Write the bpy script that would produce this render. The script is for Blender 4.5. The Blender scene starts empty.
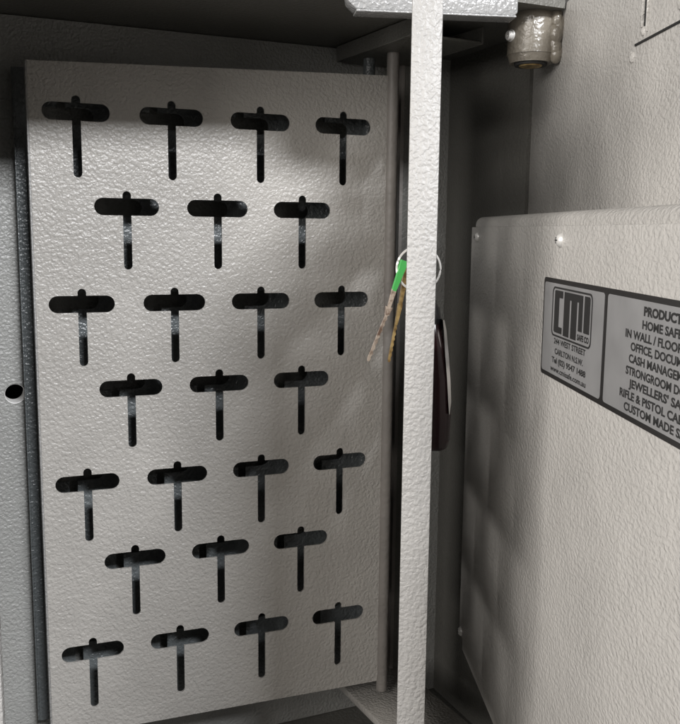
import bpy, bmesh, math, random
from mathutils import Vector, Matrix

random.seed(7)
sc = bpy.context.scene
C = sc.collection
HC = 0.36                       # height of the camera above the cabinet floor (metres)

# ------------------------------------------------------------------ camera
cd = bpy.data.cameras.new('camera'); cam = bpy.data.objects.new('camera', cd); C.objects.link(cam)
right = Vector((0.99994, 0.00156, 0.01059)); down = Vector((0.01070, -0.14558, -0.98929)); fwd = right.cross(down)
up = -down
M = Matrix(((right.x, up.x, -fwd.x, 0), (right.y, up.y, -fwd.y, 0), (right.z, up.z, -fwd.z, HC), (0, 0, 0, 1)))
cam.matrix_world = M
cd.sensor_fit = 'HORIZONTAL'; cd.sensor_width = 36; cd.lens = 36 * 889.8 / 680
cd.clip_start = 0.01; cd.clip_end = 50
sc.camera = cam

# ------------------------------------------------------------------ light
w = bpy.data.worlds.new('World'); sc.world = w; w.use_nodes = True
w.node_tree.nodes['Background'].inputs[0].default_value = (0.98, 0.93, 0.87, 1)
w.node_tree.nodes['Background'].inputs[1].default_value = 0.085

def area(name, az, el, dist, size, power, col, target):
    # az > 0: to the right of the camera's backward direction
    l = bpy.data.lights.new(name, 'AREA'); l.energy = power; l.color = col; l.shape = 'RECTANGLE'
    l.size, l.size_y = size
    o = bpy.data.objects.new(name, l); C.objects.link(o)
    a, e = math.radians(az), math.radians(el)
    d = Vector((math.sin(a) * math.cos(e), -math.cos(a) * math.cos(e), math.sin(e)))
    t = Vector(target); o.location = t + d * dist
    o.rotation_euler = (-d).to_track_quat('-Z', 'Y').to_euler()
    return o
area('cool_ceiling_light', 28, 35, 2.5, (0.72, 0.28), 68, (0.965, 0.975, 1.0), (-0.05, 0.5, HC - 0.1))
area('warm_room_light', -41, 18, 1.8, (1.35, 0.95), 38, (1.0, 0.958, 0.915), (0.05, 0.45, HC - 0.1))

sc.view_settings.view_transform = 'Standard'; sc.view_settings.look = 'None'
sc.view_settings.exposure = 0.32; sc.view_settings.gamma = 1

# ------------------------------------------------------------------ materials
def mat(name, base, rough=0.5, metal=0.0, spec=0.5):
    m = bpy.data.materials.new(name); m.use_nodes = True
    b = m.node_tree.nodes['Principled BSDF']
    b.inputs['Base Color'].default_value = (*base, 1); b.inputs['Roughness'].default_value = rough
    b.inputs['Metallic'].default_value = metal; b.inputs['Specular IOR Level'].default_value = spec
    return m

def hammertone(name, base, rough=0.38, scale=330, strength=0.5, dist=0.0006, squash=(1, 1, 1), var=0.06, spec=0.5):
    m = mat(name, base, rough, 0, spec); nt = m.node_tree; N = nt.nodes; L = nt.links
    b = N['Principled BSDF']
    tc = N.new('ShaderNodeTexCoord'); mp = N.new('ShaderNodeMapping'); mp.inputs['Scale'].default_value = squash
    L.new(tc.outputs['Object'], mp.inputs[0])
    n1 = N.new('ShaderNodeTexNoise'); n1.inputs['Scale'].default_value = scale; n1.inputs['Detail'].default_value = 1.5
    n1.inputs['Roughness'].default_value = 0.45; n1.inputs['Distortion'].default_value = 0.35
    L.new(mp.outputs[0], n1.inputs['Vector'])
    # soft pebbled orange peel, a little rounder on the crests
    r = N.new('ShaderNodeMapRange'); r.interpolation_type = 'SMOOTHERSTEP'
    r.inputs['From Min'].default_value = 0.12; r.inputs['From Max'].default_value = 0.85
    r.inputs['To Max'].default_value = 1.6
    L.new(n1.outputs[0], r.inputs['Value'])
    n2 = N.new('ShaderNodeTexNoise'); n2.inputs['Scale'].default_value = scale * 0.23; n2.inputs['Detail'].default_value = 2
    L.new(tc.outputs['Object'], n2.inputs['Vector'])
    mx = N.new('ShaderNodeMath'); mx.operation = 'MULTIPLY_ADD'; mx.inputs[1].default_value = 0.9
    L.new(n2.outputs[0], mx.inputs[0]); L.new(r.outputs[0], mx.inputs[2])
    bp = N.new('ShaderNodeBump'); bp.inputs['Strength'].default_value = strength; bp.inputs['Distance'].default_value = dist
    L.new(mx.outputs[0], bp.inputs['Height']); L.new(bp.outputs[0], b.inputs['Normal'])
    # slight colour variation of the paint: faint mottling and smudges
    n3 = N.new('ShaderNodeTexNoise'); n3.inputs['Scale'].default_value = 28; n3.inputs['Detail'].default_value = 5
    L.new(tc.outputs['Object'], n3.inputs['Vector'])
    cr = N.new('ShaderNodeValToRGB')
    cr.color_ramp.elements[0].position = 0.3; cr.color_ramp.elements[1].position = 0.7
    cr.color_ramp.elements[0].color = (*[c * (1 - var) for c in base], 1)
    cr.color_ramp.elements[1].color = (*[c * (1 + var) for c in base], 1)
    L.new(n3.outputs[0], cr.inputs[0]); L.new(cr.outputs[0], b.inputs['Base Color'])
    rr = N.new('ShaderNodeMapRange'); rr.inputs['To Min'].default_value = rough - 0.06; rr.inputs['To Max'].default_value = rough + 0.10
    L.new(n3.outputs[0], rr.inputs['Value']); L.new(rr.outputs[0], b.inputs['Roughness'])
    return m

PAINT = (0.36, 0.345, 0.322)
m_panel = hammertone('grey_hammertone_panel', PAINT, 0.36, 540, 0.55, 0.00045, spec=0.5)
m_rear_shaded = hammertone('shaded_rear_hammertone', (0.115, 0.126, 0.129), 0.31, 520, 0.6, 0.0005, spec=0.65)  # shade behind the facing panel put into a darker copy of its paint
m_edge = hammertone('grey_hammertone_edge', (0.285, 0.28, 0.272), 0.45, 620, 0.5, 0.00045)
m_door = hammertone('grey_hammertone_door', (0.44, 0.428, 0.408), 0.36, 570, 0.52, 0.00045, (0.75, 1, 1.1))
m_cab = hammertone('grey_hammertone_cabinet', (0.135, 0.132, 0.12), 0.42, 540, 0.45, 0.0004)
m_knuckle = hammertone('grey_glossy_paint', (0.155, 0.138, 0.112), 0.27, 380, 0.35, 0.0004, var=0.35, spec=0.7)
m_rod = hammertone('grey_rod_paint', (0.21, 0.195, 0.18), 0.5, 260, 0.35, 0.0004, var=0.15)
m_arm = hammertone('light_grey_arm_paint', (0.27, 0.272, 0.272), 0.26, 520, 0.6, 0.0004, spec=0.6)
m_dark = mat('dark_gap', (0.012, 0.012, 0.012), 0.8)
m_steel = mat('zinc_steel', (0.78, 0.77, 0.75), 0.32, 0.45)
m_socket = mat('socket_shade_dark_steel', (0.05, 0.05, 0.05), 0.6, 0.6)  # painted shade of the screw slots, also dark steel of the bush collar
m_green = mat('green_plastic', (0.07, 0.44, 0.10), 0.38)
m_black = mat('gloss_black', (0.008, 0.008, 0.009), 0.12, 0, 0.45)
m_maroon = mat('maroon_plastic', (0.008, 0.0025, 0.003), 0.16, 0, 0.28)
m_chrome = mat('satin_chrome', (0.72, 0.71, 0.70), 0.22, 1.0)
m_lblack = mat('label_black', (0.016, 0.015, 0.015), 0.35)
m_ink = mat('label_ink', (0.02, 0.02, 0.02), 0.45)

def worn_metal(name, dark, light, rough, metal, scale):
    m = mat(name, light, rough, metal); nt = m.node_tree; N = nt.nodes; L = nt.links; b = N['Principled BSDF']
    tc = N.new('ShaderNodeTexCoord'); n = N.new('ShaderNodeTexNoise'); n.inputs['Scale'].default_value = scale; n.inputs['Detail'].default_value = 3
    L.new(tc.outputs['Object'], n.inputs['Vector'])
    cr = N.new('ShaderNodeValToRGB'); cr.color_ramp.elements[0].position = 0.38; cr.color_ramp.elements[1].position = 0.60
    cr.color_ramp.elements[0].color = (*dark, 1); cr.color_ramp.elements[1].color = (*light, 1)
    L.new(n.outputs[0], cr.inputs[0]); L.new(cr.outputs[0], b.inputs['Base Color'])
    return m
def brushed_foil():
    m = mat('silver_foil', (0.33, 0.33, 0.335), 0.42, 0.35); nt = m.node_tree; N = nt.nodes; L = nt.links
    b = N['Principled BSDF']; tc = N.new('ShaderNodeTexCoord')
    n = N.new('ShaderNodeTexNoise'); n.inputs['Scale'].default_value = 60; n.inputs['Detail'].default_value = 6
    L.new(tc.outputs['Object'], n.inputs['Vector'])
    cr = N.new('ShaderNodeValToRGB')
    cr.color_ramp.elements[0].position = 0.35; cr.color_ramp.elements[1].position = 0.75
    cr.color_ramp.elements[0].color = (0.30, 0.30, 0.305, 1); cr.color_ramp.elements[1].color = (0.37, 0.37, 0.375, 1)
    L.new(n.outputs[0], cr.inputs[0]); L.new(cr.outputs[0], b.inputs['Base Color'])
    rr = N.new('ShaderNodeMapRange'); rr.inputs['To Min'].default_value = 0.34; rr.inputs['To Max'].default_value = 0.55
    L.new(n.outputs[0], rr.inputs['Value']); L.new(rr.outputs[0], b.inputs['Roughness'])
    return m
m_foil = brushed_foil()
m_nickel = worn_metal('worn_nickel', (0.24, 0.16, 0.12), (0.68, 0.58, 0.49), 0.3, 0.55, 420)
m_brass = worn_metal('worn_brass', (0.26, 0.16, 0.06), (0.62, 0.45, 0.2), 0.3, 0.6, 260)

# ------------------------------------------------------------------ helpers
def link_mesh(name, bm, m, parent=None, smooth=None):
    me = bpy.data.meshes.new(name); bmesh.ops.recalc_face_normals(bm, faces=bm.faces[:]); bm.to_mesh(me); bm.free()
    o = bpy.data.objects.new(name, me); C.objects.link(o)
    me.materials.append(m)
    if parent: o.parent = parent
    if smooth is not None:
        for p in me.polygons: p.use_smooth = True
        me.set_sharp_from_angle(angle=math.radians(smooth))
    return o

def thing(name, label, cat, loc=(0, 0, 0), rz=0, group=None):
    o = bpy.data.objects.new(name, None); C.objects.link(o); o.empty_display_size = 0.05
    o.location = loc; o.rotation_euler = (0, 0, rz); o['label'] = label; o['category'] = cat; o['kind'] = 'thing'
    if group: o['group'] = group
    return o

def add_box(bm, lo, hi, bevel=0.0, seg=2):
    r = bmesh.ops.create_cube(bm, size=1.0); vs = r['verts']
    for v in vs:
        v.co = Vector([lo[k] + (v.co[k] + 0.5) * (hi[k] - lo[k]) for k in range(3)])
    if bevel:
        es = list({e for v in vs for e in v.link_edges})
        bmesh.ops.bevel(bm, geom=es, offset=bevel, segments=seg, affect='EDGES', profile=0.5)

def box(name, lo, hi, m, parent=None, bevel=0.0, seg=2):
    bm = bmesh.new(); add_box(bm, lo, hi, bevel, seg)
    return link_mesh(name, bm, m, parent, 40 if bevel else None)

def add_tube(bm, pts, rad, seg=20, closed=False, caps=True):
    """swept round tube through pts; rad a number or a list"""
    P = [Vector(p) for p in pts]; n = len(P); rings = []
    ref = Vector((0.31, 0.17, 0.93)).normalized()
    for i, p in enumerate(P):
        if closed: t = (P[(i + 1) % n] - P[i - 1]).normalized()
        else: t = (P[min(i + 1, n - 1)] - P[max(i - 1, 0)]).normalized()
        x = ref.cross(t)
        if x.length < 1e-3: x = Vector((1, 0, 0)).cross(t)
        x.normalize(); y = t.cross(x)
        r = rad[i] if isinstance(rad, (list, tuple)) else rad
        rings.append([bm.verts.new(p + (x * math.cos(k * 2 * math.pi / seg) + y * math.sin(k * 2 * math.pi / seg)) * r) for k in range(seg)])
    for i in range(n if closed else n - 1):
        a, b = rings[i], rings[(i + 1) % n]
        for k in range(seg):
            bm.faces.new((a[k], a[(k + 1) % seg], b[(k + 1) % seg], b[k]))
    if caps and not closed:
        bm.faces.new(rings[0][::-1]); bm.faces.new(rings[-1])

def tube(name, pts, rad, m, parent=None, seg=20, closed=False):
    bm = bmesh.new(); add_tube(bm, pts, rad, seg, closed); return link_mesh(name, bm, m, parent, 45)

def add_lathe(bm, prof, axis_o, axis_d, seg=28):
    """profile [(r, h)] revolved round an axis"""
    d = Vector(axis_d).normalized(); o = Vector(axis_o)
    x = d.orthogonal().normalized(); y = d.cross(x); rings = []
    for r, h in prof:
        if r < 1e-7: rings.append([bm.verts.new(o + d * h)])
        else: rings.append([bm.verts.new(o + d * h + (x * math.cos(k * 2 * math.pi / seg) + y * math.sin(k * 2 * math.pi / seg)) * r) for k in range(seg)])
    for a, b in zip(rings[:-1], rings[1:]):
        if len(a) == 1 and len(b) == 1: continue
        for k in range(seg):
            k2 = (k + 1) % seg
            if len(a) == 1: bm.faces.new((a[0], b[k2], b[k]))
            elif len(b) == 1: bm.faces.new((a[k], a[k2], b[0]))
            else: bm.faces.new((a[k], a[k2], b[k2], b[k]))

def fill_plate(name, outer, holes, half, m, parent, xform, bevel=0.0):
    """solid plate from a 2-D outline with real holes; xform maps (x, y, z) of the flat plate into place"""
    cu = bpy.data.curves.new(name, 'CURVE'); cu.dimensions = '2D'; cu.fill_mode = 'BOTH'; cu.extrude = half
    if bevel: cu.bevel_depth = bevel; cu.bevel_resolution = 1
    for loop in [outer] + holes:
        sp = cu.splines.new('POLY'); sp.points.add(len(loop) - 1); sp.use_cyclic_u = True
        for q, (x, y) in zip(sp.points, loop): q.co = (x, y, 0, 1)
    tmp = bpy.data.objects.new('tmp', cu); C.objects.link(tmp)
    dg = bpy.context.evaluated_depsgraph_get(); me = bpy.data.meshes.new_from_object(tmp.evaluated_get(dg))
    bpy.data.objects.remove(tmp); bpy.data.curves.remove(cu)
    me.name = name; me.materials.clear(); me.materials.append(m)
    for v in me.vertices: v.co = Vector(xform(*v.co))
    o = bpy.data.objects.new(name, me); C.objects.link(o)
    if parent: o.parent = parent
    for p in me.polygons: p.use_smooth = False
    return o

def arc(cx, cy, r, a0, a1, n=8):
    return [(cx + r * math.cos(math.radians(a0 + (a1 - a0) * k / n)), cy + r * math.sin(math.radians(a0 + (a1 - a0) * k / n))) for k in range(n + 1)]

def rrect(x0, y0, x1, y1, r, n=6):
    return arc(x1 - r, y1 - r, r, 0, 90, n) + arc(x0 + r, y1 - r, r, 90, 180, n) + arc(x0 + r, y0 + r, r, 180, 270, n) + arc(x1 - r, y0 + r, r, 270, 360, n)

# ------------------------------------------------------------------ the cabinet (shell of the safe)
A24 = math.radians(24.4)
CAB = thing('safe_cabinet', 'grey steel safe interior behind the key panels, with a bolt hole at left', 'safe', (0.0773, 0.6650, 0.0), A24)
# local axes: x along the back wall to the right, y into the safe, origin = back right corner on the floor
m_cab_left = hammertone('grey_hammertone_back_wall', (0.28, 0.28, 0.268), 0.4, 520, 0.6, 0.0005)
def xf_back(x, y, z): return (x, -z, y)
HOLE_C = None
cab_inv = Matrix.Rotation(-A24, 3, 'Z')
def cabl(x, y, z=0.0):
    v = cab_inv @ (Vector((x, y, 0)) - Vector((0.0773, 0.6650, 0))); return Vector((v.x, v.y, z))
# bolt hole on the back wall, seen left of the panels
HX = cabl(-0.2008, 0.5410)
hole = arc(HX.x, HC - 0.1012, 0.0063, 360, 15, 23)
fill_plate('back_wall', [(0.0, 0.0), (-0.62, 0.0), (-0.62, HC + 0.1225), (0.0, HC + 0.1225)], [hole], 0.006, m_cab_left, CAB, lambda x, y, z: (x, 0.006 - z, y))
m_lit_rim = mat('lit_rim_pale', (0.80, 0.79, 0.77), 0.5, 0.2)  # pale ring added so the rim of the hole looks brightly lit
bm = bmesh.new()
add_lathe(bm, [(0.0062, 0.0), (0.0058, 0.0004), (0.0058, 0.014), (0.0064, 0.014), (0.0064, 0.0125)], (HX.x, -0.0002, HC - 0.1012), (0, 1, 0), 40)
link_mesh('lit_rim_ring', bm, m_lit_rim, CAB, 40)
box('hole_light_block', (-0.62, 0.045, 0.0), (0.0, 0.05, HC + 0.1225), m_dark, CAB)  # added behind the bolt hole to keep world light out
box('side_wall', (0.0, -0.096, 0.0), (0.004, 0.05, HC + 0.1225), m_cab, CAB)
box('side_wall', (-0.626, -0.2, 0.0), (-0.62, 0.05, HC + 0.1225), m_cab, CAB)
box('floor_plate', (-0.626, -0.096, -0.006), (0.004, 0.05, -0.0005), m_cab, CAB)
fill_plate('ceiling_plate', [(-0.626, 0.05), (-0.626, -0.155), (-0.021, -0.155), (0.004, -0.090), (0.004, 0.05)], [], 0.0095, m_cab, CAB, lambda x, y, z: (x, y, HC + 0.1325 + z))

# ------------------------------------------------------------------ pivot frame that carries the swinging panels
tdir = Vector((-0.456, 0.890, 0))
PA = Vector((0.0835, 0.5595, 0))
PIV = thing('pivot_frame', 'grey steel bracket arms that hold the key panel rods at top and bottom', 'bracket', (PA.x, PA.y, 0), math.atan2(0.890, -0.456))
# local x runs into the safe, local y to the left
zb = HC + 0.1125
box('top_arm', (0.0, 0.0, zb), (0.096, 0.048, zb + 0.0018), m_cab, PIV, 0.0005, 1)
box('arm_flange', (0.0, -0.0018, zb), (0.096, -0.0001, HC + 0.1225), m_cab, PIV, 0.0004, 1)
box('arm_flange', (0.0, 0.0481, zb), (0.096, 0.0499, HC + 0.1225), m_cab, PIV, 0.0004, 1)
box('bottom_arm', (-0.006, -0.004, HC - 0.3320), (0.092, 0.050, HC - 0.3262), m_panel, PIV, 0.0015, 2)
box('gap_shade_plate', (0.084, -0.010, HC - 0.3261), (0.0885, 0.0034, zb - 0.0001), m_cab, PIV)  # dark plate added to stand for the shaded gap beside the rods
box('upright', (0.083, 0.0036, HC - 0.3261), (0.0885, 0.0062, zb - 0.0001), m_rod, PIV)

# ------------------------------------------------------------------ perforated key panel (built once, then copied)
W = 0.2228; Hs = 0.4080; ROWZ = 0.3770; COLX = -0.196
def t_slot(cx, cz):
    hw, hh, sw = 0.0187, 0.0050, 0.00245
    top, bot = 0.0091, -0.0366
    p = []
    p += [(sw, -hh)] + arc(hw - hh, 0, hh, -90, 90, 10) + [(sw, hh)]
    p += arc(0, top - sw, sw, 0, 180, 8)
    p += [(-sw, hh)] + arc(-(hw - hh), 0, hh, 90, 270, 10) + [(-sw, -hh)]
    p += arc(0, bot + sw, sw, 180, 360, 8)
    out = []
    for x, y in p:
        q = (cx + x, cz + y)
        if not out or (abs(q[0] - out[-1][0]) + abs(q[1] - out[-1][1])) > 1e-6: out.append(q)
    return out[::-1]

def make_panel(label, loc, rz):
    r = thing('key_panel', label, 'key panel', loc, rz, 'swinging key panels on the pivot frame')
    holes = []
    for j in range(7):
        for i in ((0, 2, 4, 6) if j % 2 == 0 else (1, 3, 5)):
            holes.append(t_slot(COLX + 0.02705 * i, ROWZ - 0.0539 * j + (0.00275 if j % 2 else 0.0) + (0.0015 if j == 0 else 0.0)))
    s = fill_plate('slotted_sheet', [(-W + 0.0012, 0.0), (-0.0030, 0.0), (-0.0030, Hs + 0.0035), (-W + 0.0012, Hs - 0.003)], holes, 0.0006, m_panel, r,
                   lambda x, y, z: (x, -z, y))
    # folded front edge: 12 mm return
    bm = bmesh.new()
    add_box(bm, (-W, -0.0008, 0.0), (-W + 0.0012, 0.0108, Hs - 0.003), 0.0005, 2)
    link_mesh('edge_flange', bm, m_edge, r, 40)
    bm = bmesh.new()
    add_lathe(bm, [(0, -0.0075), (0.0036, -0.0075), (0.0040, -0.0068), (0.0040, 0.4280), (0.0, 0.4280)], (0, 0, 0), (0, 0, 1), 24)
    link_mesh('hinge_rod', bm, m_rod, r, 40)
    return r

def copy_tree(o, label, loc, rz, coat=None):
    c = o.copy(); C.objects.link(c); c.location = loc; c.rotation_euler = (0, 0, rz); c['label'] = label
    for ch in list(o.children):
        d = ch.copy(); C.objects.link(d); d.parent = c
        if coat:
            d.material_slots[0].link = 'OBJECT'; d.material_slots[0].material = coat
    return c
PZ = HC - 0.3132
panel = make_panel('grey key panel facing the camera, its many T shaped slots in full view', (0.0319, 0.5896, PZ), 0.3630)
copy_tree(panel, 'key panel hidden behind the facing one, seen through its slots and past its left edge', (0.0172, 0.6098, PZ), 0.356, m_rear_shaded)
copy_tree(panel, 'key panel seen edge on as a bright textured vertical strip', (0.0465, 0.5715, PZ), math.radians(87.4))

# ------------------------------------------------------------------ the safe door on the right
SD = Vector((0.0597, -0.9982, 0)); RZ = math.atan2(SD.y, SD.x)
DOOR = thing('safe_door', 'open grey safe door with screwed cover box and black bordered maker plate', 'safe door', (0.0811, 0.5501, 0.0), RZ)
# local x: from the hinge side towards the camera, local y: into the door, z up
box('door_slab', (-0.045, 0.040, 0.02), (0.43, 0.095, HC + 0.1275), m_door, DOOR, 0.002, 2)
# cover box with rounded top edge
bm = bmesh.new()
add_box(bm, (0.001, 0.0, HC - 0.268), (0.405, 0.0399, HC + 0.0092))
es = [e for e in bm.edges if all(v.co.y < 0.001 for v in e.verts) and (all(v.co.z > HC for v in e.verts) or all(v.co.x < 0.1 for v in e.verts))]
es += [e for e in bm.edges if all(v.co.x < 0.1 and v.co.z > HC for v in e.verts)]
bmesh.ops.bevel(bm, geom=list(set(es)), offset=0.0045, segments=5, affect='EDGES', profile=0.5)
link_mesh('cover_box', bm, m_door, DOOR, 40)
box('cover_sheet', (0.0, -0.0014, HC - 0.2585), (0.404, -0.0001, HC + 0.0032), m_door, DOOR, 0.0005, 2)
def screw(s, z):
    bm = bmesh.new()
    y0 = -0.0014
    add_lathe(bm, [(0.0030, 0.0), (0.0030, 0.0004), (0.0027, 0.0007), (0.0024, 0.0012), (0.0018, 0.0017), (0.0010, 0.0020), (0, 0.0021)], (s, y0, z), (0, -1, 0), 24)
    o = link_mesh('screw', bm, m_steel, DOOR, 50)
    bm = bmesh.new()
    add_box(bm, (s - 0.0013, y0 - 0.00216, z - 0.00025), (s + 0.0013, y0 - 0.0017, z + 0.00025))
    add_box(bm, (s - 0.00025, y0 - 0.00219, z - 0.0013), (s + 0.00025, y0 - 0.00171, z + 0.0013))
    link_mesh('cross_shade', bm, m_socket, o)  # dark bars on the head, painted as the shade in its cross slot
for s, z in ((0.018, -0.0027), (0.180, -0.0028), (0.343, -0.0028), (0.0058, -0.2552), (0.200, -0.2550)): screw(s, HC + z)

# hinge knuckle welded to the door at the top
kx, ky = 0.0212, 0.0252
bm = bmesh.new()
add_lathe(bm, [(0.0085, HC + 0.0965), (0.0118, HC + 0.0960), (0.0132, HC + 0.1005), (0.0136, HC + 0.1005), (0.0135, HC + 0.1200), (0.0128, HC + 0.1235), (0.0105, HC + 0.1250), (0.0, HC + 0.1250)], (kx, ky, 0), (0, 0, 1), 36)
link_mesh('hinge_knuckle', bm, m_knuckle, DOOR, 60)
KN = [o for o in DOOR.children if o.name.startswith('hinge_knuckle')][0]
bm = bmesh.new()
add_lathe(bm, [(0, HC + 0.0944), (0.0062, HC + 0.0944), (0.0066, HC + 0.0948), (0.0066, HC + 0.1000)], (kx, ky, 0), (0, 0, 1), 30)
link_mesh('bronze_bush', bm, m_brass, KN, 45)
bm = bmesh.new()
add_lathe(bm, [(0.0067, HC + 0.0950), (0.0090, HC + 0.0948), (0.0094, HC + 0.0954), (0.0094, HC + 0.1000)], (kx, ky, 0), (0, 0, 1), 30)
link_mesh('bush_collar', bm, m_socket, KN, 45)
bm = bmesh.new()
add_lathe(bm, [(0.0072, HC + 0.1250), (0.0072, HC + 0.1300), (0, HC + 0.1300)], (kx, ky, 0), (0, 0, 1), 24)
link_mesh('hinge_pin', bm, m_rod, KN, 45)
# weld web between knuckle and door
bm = bmesh.new()
for k in range(9):
    z = HC + 0.1010 + k * 0.0024
    r0 = 0.0034 + random.uniform(-0.0005, 0.0007)
    bmesh.ops.create_uvsphere(bm, u_segments=12, v_segments=8, radius=r0 * 1.25, matrix=Matrix.Translation((kx + 0.0085 + random.uniform(-0.001, 0.001), 0.0370 + random.uniform(-0.001, 0.001), z)) @ Matrix.Diagonal((1, 1, 1.5, 1)))
link_mesh('weld_bead', bm, m_knuckle, KN, 60)
# grub screw
gd = Vector((-0.45, -0.89, 0)).normalized()
gd = Vector((0.30, -0.95, 0)).normalized()
go = Vector((kx, ky, HC + 0.1105)) + gd * 0.0128
bm = bmesh.new()
add_lathe(bm, [(0.0034, 0), (0.0034, 0.0010), (0.0026, 0.0012), (0.0028, 0.0026), (0.0022, 0.0032), (0.0012, 0.0032), (0.0010, 0.0022), (0, 0.0022)], go, gd, 24)
link_mesh('grub_screw', bm, m_steel, KN, 35)

# folded cover corner near the top of the door: slot, seam and weld spots
box('seam', (0.1420, 0.0394, HC + 0.0823), (0.2600, 0.0402, HC + 0.0832), m_dark, DOOR)
box('slot_rim', (0.1492, 0.0385, HC + 0.0885), (0.1510, 0.0402, HC + 0.1262), m_door, DOOR, 0.0004, 2)
box('slot_shade', (0.15105, 0.0396, HC + 0.0890), (0.1544, 0.0403, HC + 0.1262), m_dark, DOOR)  # dark strip on the door face, painted as the slot's shaded inside
box('slot_rim', (0.1545, 0.0389, HC + 0.0860), (0.1553, 0.0402, HC + 0.1262), m_door, DOOR, 0.0003, 2)
for s, z, r in ((0.1500, 0.0871, 0.0021), (0.1390, 0.0780, 0.0026), (0.1375, 0.0800, 0.0012), (0.1880, 0.0905, 0.0036)):
    bm = bmesh.new()
    bmesh.ops.create_uvsphere(bm, u_segments=18, v_segments=10, radius=r, matrix=Matrix.Translation((s, 0.040, HC + z)) @ Matrix.Diagonal((1, 0.5, 1, 1)))
    link_mesh('weld_spot', bm, m_door, DOOR, 60)

# maker plate
YL = -0.0017
def flat(name, outer, holes, y, m, parent, half=0.00010):
    return fill_plate(name, outer, holes, half, m, parent, lambda a, b, c: (a, y - c, HC + b))
LAB = flat('maker_plate', rrect(0.1612, -0.0607, 0.3362, -0.0187, 0.0018), [], YL, m_lblack, DOOR, 0.00025)
flat('silver_field', rrect(0.1630, -0.0588, 0.2362, -0.0206, 0.0014), [], YL - 0.00030, m_foil, LAB)
flat('silver_field', rrect(0.2398, -0.0588, 0.3340, -0.0206, 0.0014), [], YL - 0.00030, m_foil, LAB)
yi = YL - 0.00048
def word(t, s0, z0, s1, z1, narrow=None, bold=0.0):
    """letters stretched to the box (s0..s1, z0..z1) on the plate; s1 None keeps the given width factor"""
    cu = bpy.data.curves.new('t', 'FONT'); cu.body = t; cu.size = 1.0; cu.offset = bold; cu.resolution_u = 3
    tmp = bpy.data.objects.new('tmp', cu); C.objects.link(tmp)
    dg = bpy.context.evaluated_depsgraph_get(); me = bpy.data.meshes.new_from_object(tmp.evaluated_get(dg))
    bpy.data.objects.remove(tmp); bpy.data.curves.remove(cu)
    capt = 0.70
    xs = [v.co.x for v in me.vertices]; x0, x1 = min(xs), max(xs)
    sy = (z1 - z0) / capt
    sx = (s1 - s0) / (x1 - x0) if s1 is not None else sy * narrow
    for v in me.vertices:
        v.co = Vector((s0 + (v.co.x - x0) * sx, yi, HC + z0 + v.co.y * sy))
    me.materials.clear(); me.materials.append(m_ink); me.name = 'lettering'
    o = bpy.data.objects.new('lettering', me); C.objects.link(o); o.parent = LAB
    return o
def ln(t, s0, zc, h=0.0026, bold=0.034): word(t, s0, zc - h / 2, 2 * 0.2869 - s0, zc + h / 2, None, bold)
ln('PRODUCTS', 0.2719, -0.0238, 0.0027, 0.05)
ln('HOME SAFES', 0.2713, -0.0281)
ln('IN WALL / FLOOR SAFES', 0.2578, -0.0321)
ln('OFFICE, DOCUMENT', 0.2628, -0.0360)
ln('CASH MANAGEMENT', 0.2618, -0.0400)
ln('STRONGROOM DOORS', 0.2598, -0.0441)
ln("JEWELLERS' SAFES", 0.2630, -0.0481)
ln('RIFLE & PISTOL CABINETS', 0.2555, -0.0522)
ln('CUSTOM MADE SAFES', 0.2598, -0.0562)
word('244 WEST STREET', 0.1795, -0.0455, 0.2193, -0.0432, None, 0.026)
word('CARLTON N.S.W.', 0.1812, -0.0497, 0.2170, -0.0474, None, 0.026)
word('Tel (02) 9547 1488', 0.1775, -0.0536, 0.2205, -0.0513, None, 0.032)
word('www.cmisafe.com.au', 0.1760, -0.0573, 0.2212, -0.0551, None, 0.022)
# logo: rounded frame with blocky letters
flat('logo_frame', rrect(0.1752, -0.0425, 0.2247, -0.0219, 0.0030), [rrect(0.1760, -0.0418, 0.2239, -0.0226, 0.0024)[::-1]], yi, m_ink, LAB)
zt, zl = -0.0233, -0.0411
def lg(poly): flat('logo_letter', poly, [], yi, m_ink, LAB)
lg([(0.1785, -0.0237), (0.1795, zt), (0.1892, zt), (0.1892, -0.0262), (0.1845, -0.0262), (0.1845, -0.0382), (0.1892, -0.0382), (0.1892, -0.0408), (0.1795, -0.0408), (0.1785, -0.0402)])
lg([(0.1912, zt), (0.2140, zt), (0.2140, -0.0372), (0.2095, -0.0372), (0.2095, -0.0262), (0.2073, -0.0262), (0.2073, zl), (0.2005, zl), (0.2005, -0.0262), (0.1983, -0.0262), (0.1983, zl), (0.1912, zl)])
lg([(0.2160, zt), (0.2212, zt), (0.2222, -0.0240), (0.2222, -0.0372), (0.2160, -0.0372)])
word('SAFE CO', 0.2088, -0.0406, 0.2222, -0.0384, None, 0.045)

# ------------------------------------------------------------------ hinge arm above the key panels
ARM = thing('hinge_arm', 'light grey steel hinge arm across the top, left of the hinge knuckle', 'hinge arm', (0.0045, 0.462, HC + 0.1090), math.radians(7))
bm = bmesh.new()
prof = [(0.0018, 0.0), (0.083, 0.0), (0.0845, 0.0015), (0.0845, 0.0105), (0.083, 0.0115), (-0.003, 0.0235), (-0.0035, 0.0090), (-0.0022, 0.0035)]
vs0 = [bm.verts.new((x, 0, z)) for x, z in prof]; vs1 = [bm.verts.new((x, 0.012, z)) for x, z in prof]
bm.faces.new(vs0[::-1]); bm.faces.new(vs1)
for k in range(len(prof)): bm.faces.new((vs0[k], vs0[(k + 1) % len(prof)], vs1[(k + 1) % len(prof)], vs1[k]))
bmesh.ops.bevel(bm, geom=bm.edges[:], offset=0.0009, segments=2, affect='EDGES', profile=0.5)
link_mesh('arm_bar', bm, m_arm, ARM, 40)
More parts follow.
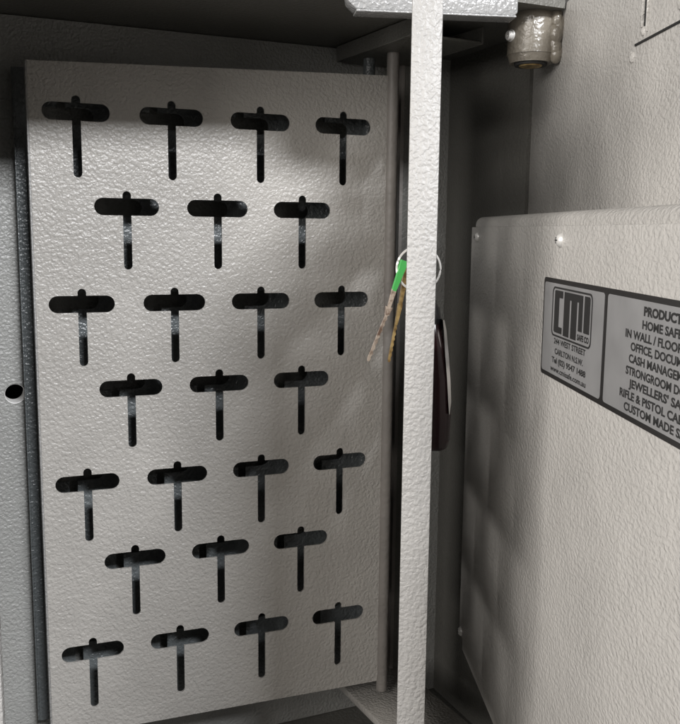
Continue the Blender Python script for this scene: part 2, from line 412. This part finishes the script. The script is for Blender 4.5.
box('arm_lip', (0.0016, -0.0012, -0.0012), (0.0835, 0.0110, -0.0001), m_arm, ARM, 0.0005, 2)

# ------------------------------------------------------------------ bright edge at the very left; its unseen width added to block warm light
box('jamb_light_block', (-0.3400, 0.0, 0.0), (0.0, 0.0030, HC + 0.1225), m_edge, None, 0.0008, 2)
JB = bpy.data.objects['jamb_light_block']; JB.location = (-0.1392, 0.346, 0.0)
JB.parent = CAB; JB.matrix_parent_inverse = (Matrix.Translation((0.0773, 0.6650, 0.0)) @ Matrix.Rotation(A24, 4, 'Z')).inverted()

# ------------------------------------------------------------------ keys, ring and fob on the edge-on panel
RC = Vector((0.0348, 0.401, HC - 0.0163))
pts = []
for k in range(128):
    a = 2 * math.pi * k / 64; r = 0.0096 + (0.0004 if k >= 64 else 0)
    pts.append(RC + Vector((math.cos(a) * r, (k / 128 - 0.5) * 0.0016 + math.sin(a) * 0.001, math.sin(a) * r)))
ringo = tube('split_ring', pts, 0.00034, m_steel, None, 8)
ringo['label'] = 'thin double steel split ring passing through the edge on key panel'; ringo['category'] = 'key ring'; ringo['kind'] = 'thing'

def strip(name, p0, p1, width, thick, m, parent, teeth=0, face=Vector((0.25, -1, 0.0))):
    """flat metal strip from p0 to p1, with a toothed edge if asked"""
    p0, p1 = Vector(p0), Vector(p1); t = (p1 - p0); L = t.length; t.normalize()
    wdir = t.cross(face).normalized(); nrm = wdir.cross(t).normalized()
    bm = bmesh.new(); left = []; rightp = []
    n = max(2, teeth * 4 + 2)
    for k in range(n):
        f = k / (n - 1); tap = 1.0 if f < 0.93 else 1.0 - (f - 0.93) * 7
        cut = 0.0
        if teeth: cut = (0.0, 0.50, 0.56, 0.04)[k % 4] * (0.75 + 0.35 * random.random())
        left.append(p0 + t * (f * L) + wdir * (width / 2 * tap)); rightp.append(p0 + t * (f * L) - wdir * (width / 2 * tap * (1 - cut)))
    A = [bm.verts.new(v - nrm * thick / 2) for v in left]; B = [bm.verts.new(v - nrm * thick / 2) for v in rightp]
    A2 = [bm.verts.new(v + nrm * thick / 2) for v in left]; B2 = [bm.verts.new(v + nrm * thick / 2) for v in rightp]
    for k in range(n - 1):
        bm.faces.new((A[k], A[k + 1], B[k + 1], B[k])); bm.faces.new((A2[k], B2[k], B2[k + 1], A2[k + 1]))
        bm.faces.new((A[k], A2[k], A2[k + 1], A[k + 1])); bm.faces.new((B[k], B[k + 1], B2[k + 1], B2[k]))
    bm.faces.new((A[0], B[0], B2[0], A2[0])); bm.faces.new((A[-1], A2[-1], B2[-1], B[-1]))
    return link_mesh(name, bm, m, parent, 30)
def wp(x, z, y=0.400): return Vector((x, y, HC + z))
K1 = thing('house_key', 'silver key with a green plastic head hanging left of the bright strip', 'key', wp(0.0127, -0.0583))
K1.location = (0, 0, 0)
strip('green_head', wp(0.0284, -0.0128), wp(0.0238, -0.0262), 0.0034, 0.0022, m_green, K1)
strip('key_shank', wp(0.0240, -0.0257), wp(0.0214, -0.0350), 0.0022, 0.0016, m_nickel, K1)
strip('key_collar', wp(0.0218, -0.0335), wp(0.0208, -0.0372), 0.0030, 0.0022, m_nickel, K1)
strip('key_blade', wp(0.0211, -0.0366), wp(0.0127, -0.0583), 0.0015, 0.0010, m_nickel, K1, 8)
K2 = thing('brass_key', 'narrow brass key hanging between the green headed key and the bright strip', 'key')
strip('key_head', wp(0.0300, -0.0145, 0.404), wp(0.0270, -0.0330, 0.404), 0.0026, 0.0018, m_brass, K2)
strip('key_shank', wp(0.0271, -0.0325, 0.404), wp(0.0253, -0.0420, 0.404), 0.0021, 0.0016, m_brass, K2)
strip('key_blade', wp(0.0254, -0.0415, 0.404), wp(0.0224, -0.0592, 0.404), 0.0013, 0.0010, m_brass, K2, 7)

FOB = thing('car_key_fob', 'dark maroon car key fob with chrome side trim, right of the bright strip', 'key fob', (0.0445, 0.404, HC - 0.0985))
def loft(name, secs, m, parent, seg=28, power=3.2, smooth=60):
    """secs: (z, cx, half thickness x, half width y)"""
    bm = bmesh.new(); rings = []
    for z, cx, hx, hy in secs:
        ring = []
        for k in range(seg):
            a = 2 * math.pi * k / seg; c, s_ = math.cos(a), math.sin(a)
            ring.append(bm.verts.new((cx + math.copysign(abs(c) ** (2 / power), c) * hx, math.copysign(abs(s_) ** (2 / power), s_) * hy, z)))
        rings.append(ring)
    for a, b in zip(rings[:-1], rings[1:]):
        for k in range(seg): bm.faces.new((a[k], a[(k + 1) % seg], b[(k + 1) % seg], b[k]))
    bm.faces.new(rings[0][::-1]); bm.faces.new(rings[-1])
    return link_mesh(name, bm, m, parent, smooth)
loft('fob_body', [(0.0000, -0.0012, 0.0030, 0.008), (0.0006, -0.0010, 0.0048, 0.012), (0.0020, -0.0008, 0.0058, 0.015), (0.006, -0.0004, 0.0066, 0.0165),
                  (0.018, -0.0005, 0.0070, 0.017), (0.034, -0.0010, 0.0066, 0.017), (0.048, -0.0022, 0.0052, 0.016), (0.058, -0.0034, 0.0042, 0.014), (0.0615, -0.0042, 0.0034, 0.012)], m_maroon, FOB)
loft('fob_shell', [(0.0290, -0.0006, 0.0066, 0.0150), (0.036, -0.0008, 0.0067, 0.0150), (0.048, -0.0015, 0.0057, 0.014), (0.0600, -0.0030, 0.0043, 0.012)], m_black, FOB)
loft('fob_top', [(0.0570, -0.0036, 0.0040, 0.0135), (0.0605, -0.0036, 0.0044, 0.0145), (0.0650, -0.0040, 0.0038, 0.0135), (0.0680, -0.0042, 0.0026, 0.0115), (0.0686, -0.0042, 0.0012, 0.009)], m_black, FOB)
# chrome trim: a slim blade along the right face
bm = bmesh.new()
cl = [(0.0605, 0.0006, 0.0004), (0.056, 0.0014, 0.0006), (0.046, 0.0024, 0.0008), (0.034, 0.0036, 0.0008), (0.024, 0.0043, 0.0007), (0.0185, 0.0043, 0.0002)]
ra, rb = [], []
for z, x, h in cl:
    ra.append([bm.verts.new((x - h, -0.0172, z)), bm.verts.new((x + h, -0.0160, z)), bm.verts.new((x + h, 0.006, z)), bm.verts.new((x - h, 0.006, z))])
for a, b in zip(ra[:-1], ra[1:]):
    for k in range(4): bm.faces.new((a[k], a[(k + 1) % 4], b[(k + 1) % 4], b[k]))
bm.faces.new(ra[0]); bm.faces.new(ra[-1][::-1])
link_mesh('chrome_trim', bm, m_chrome, FOB, 30)
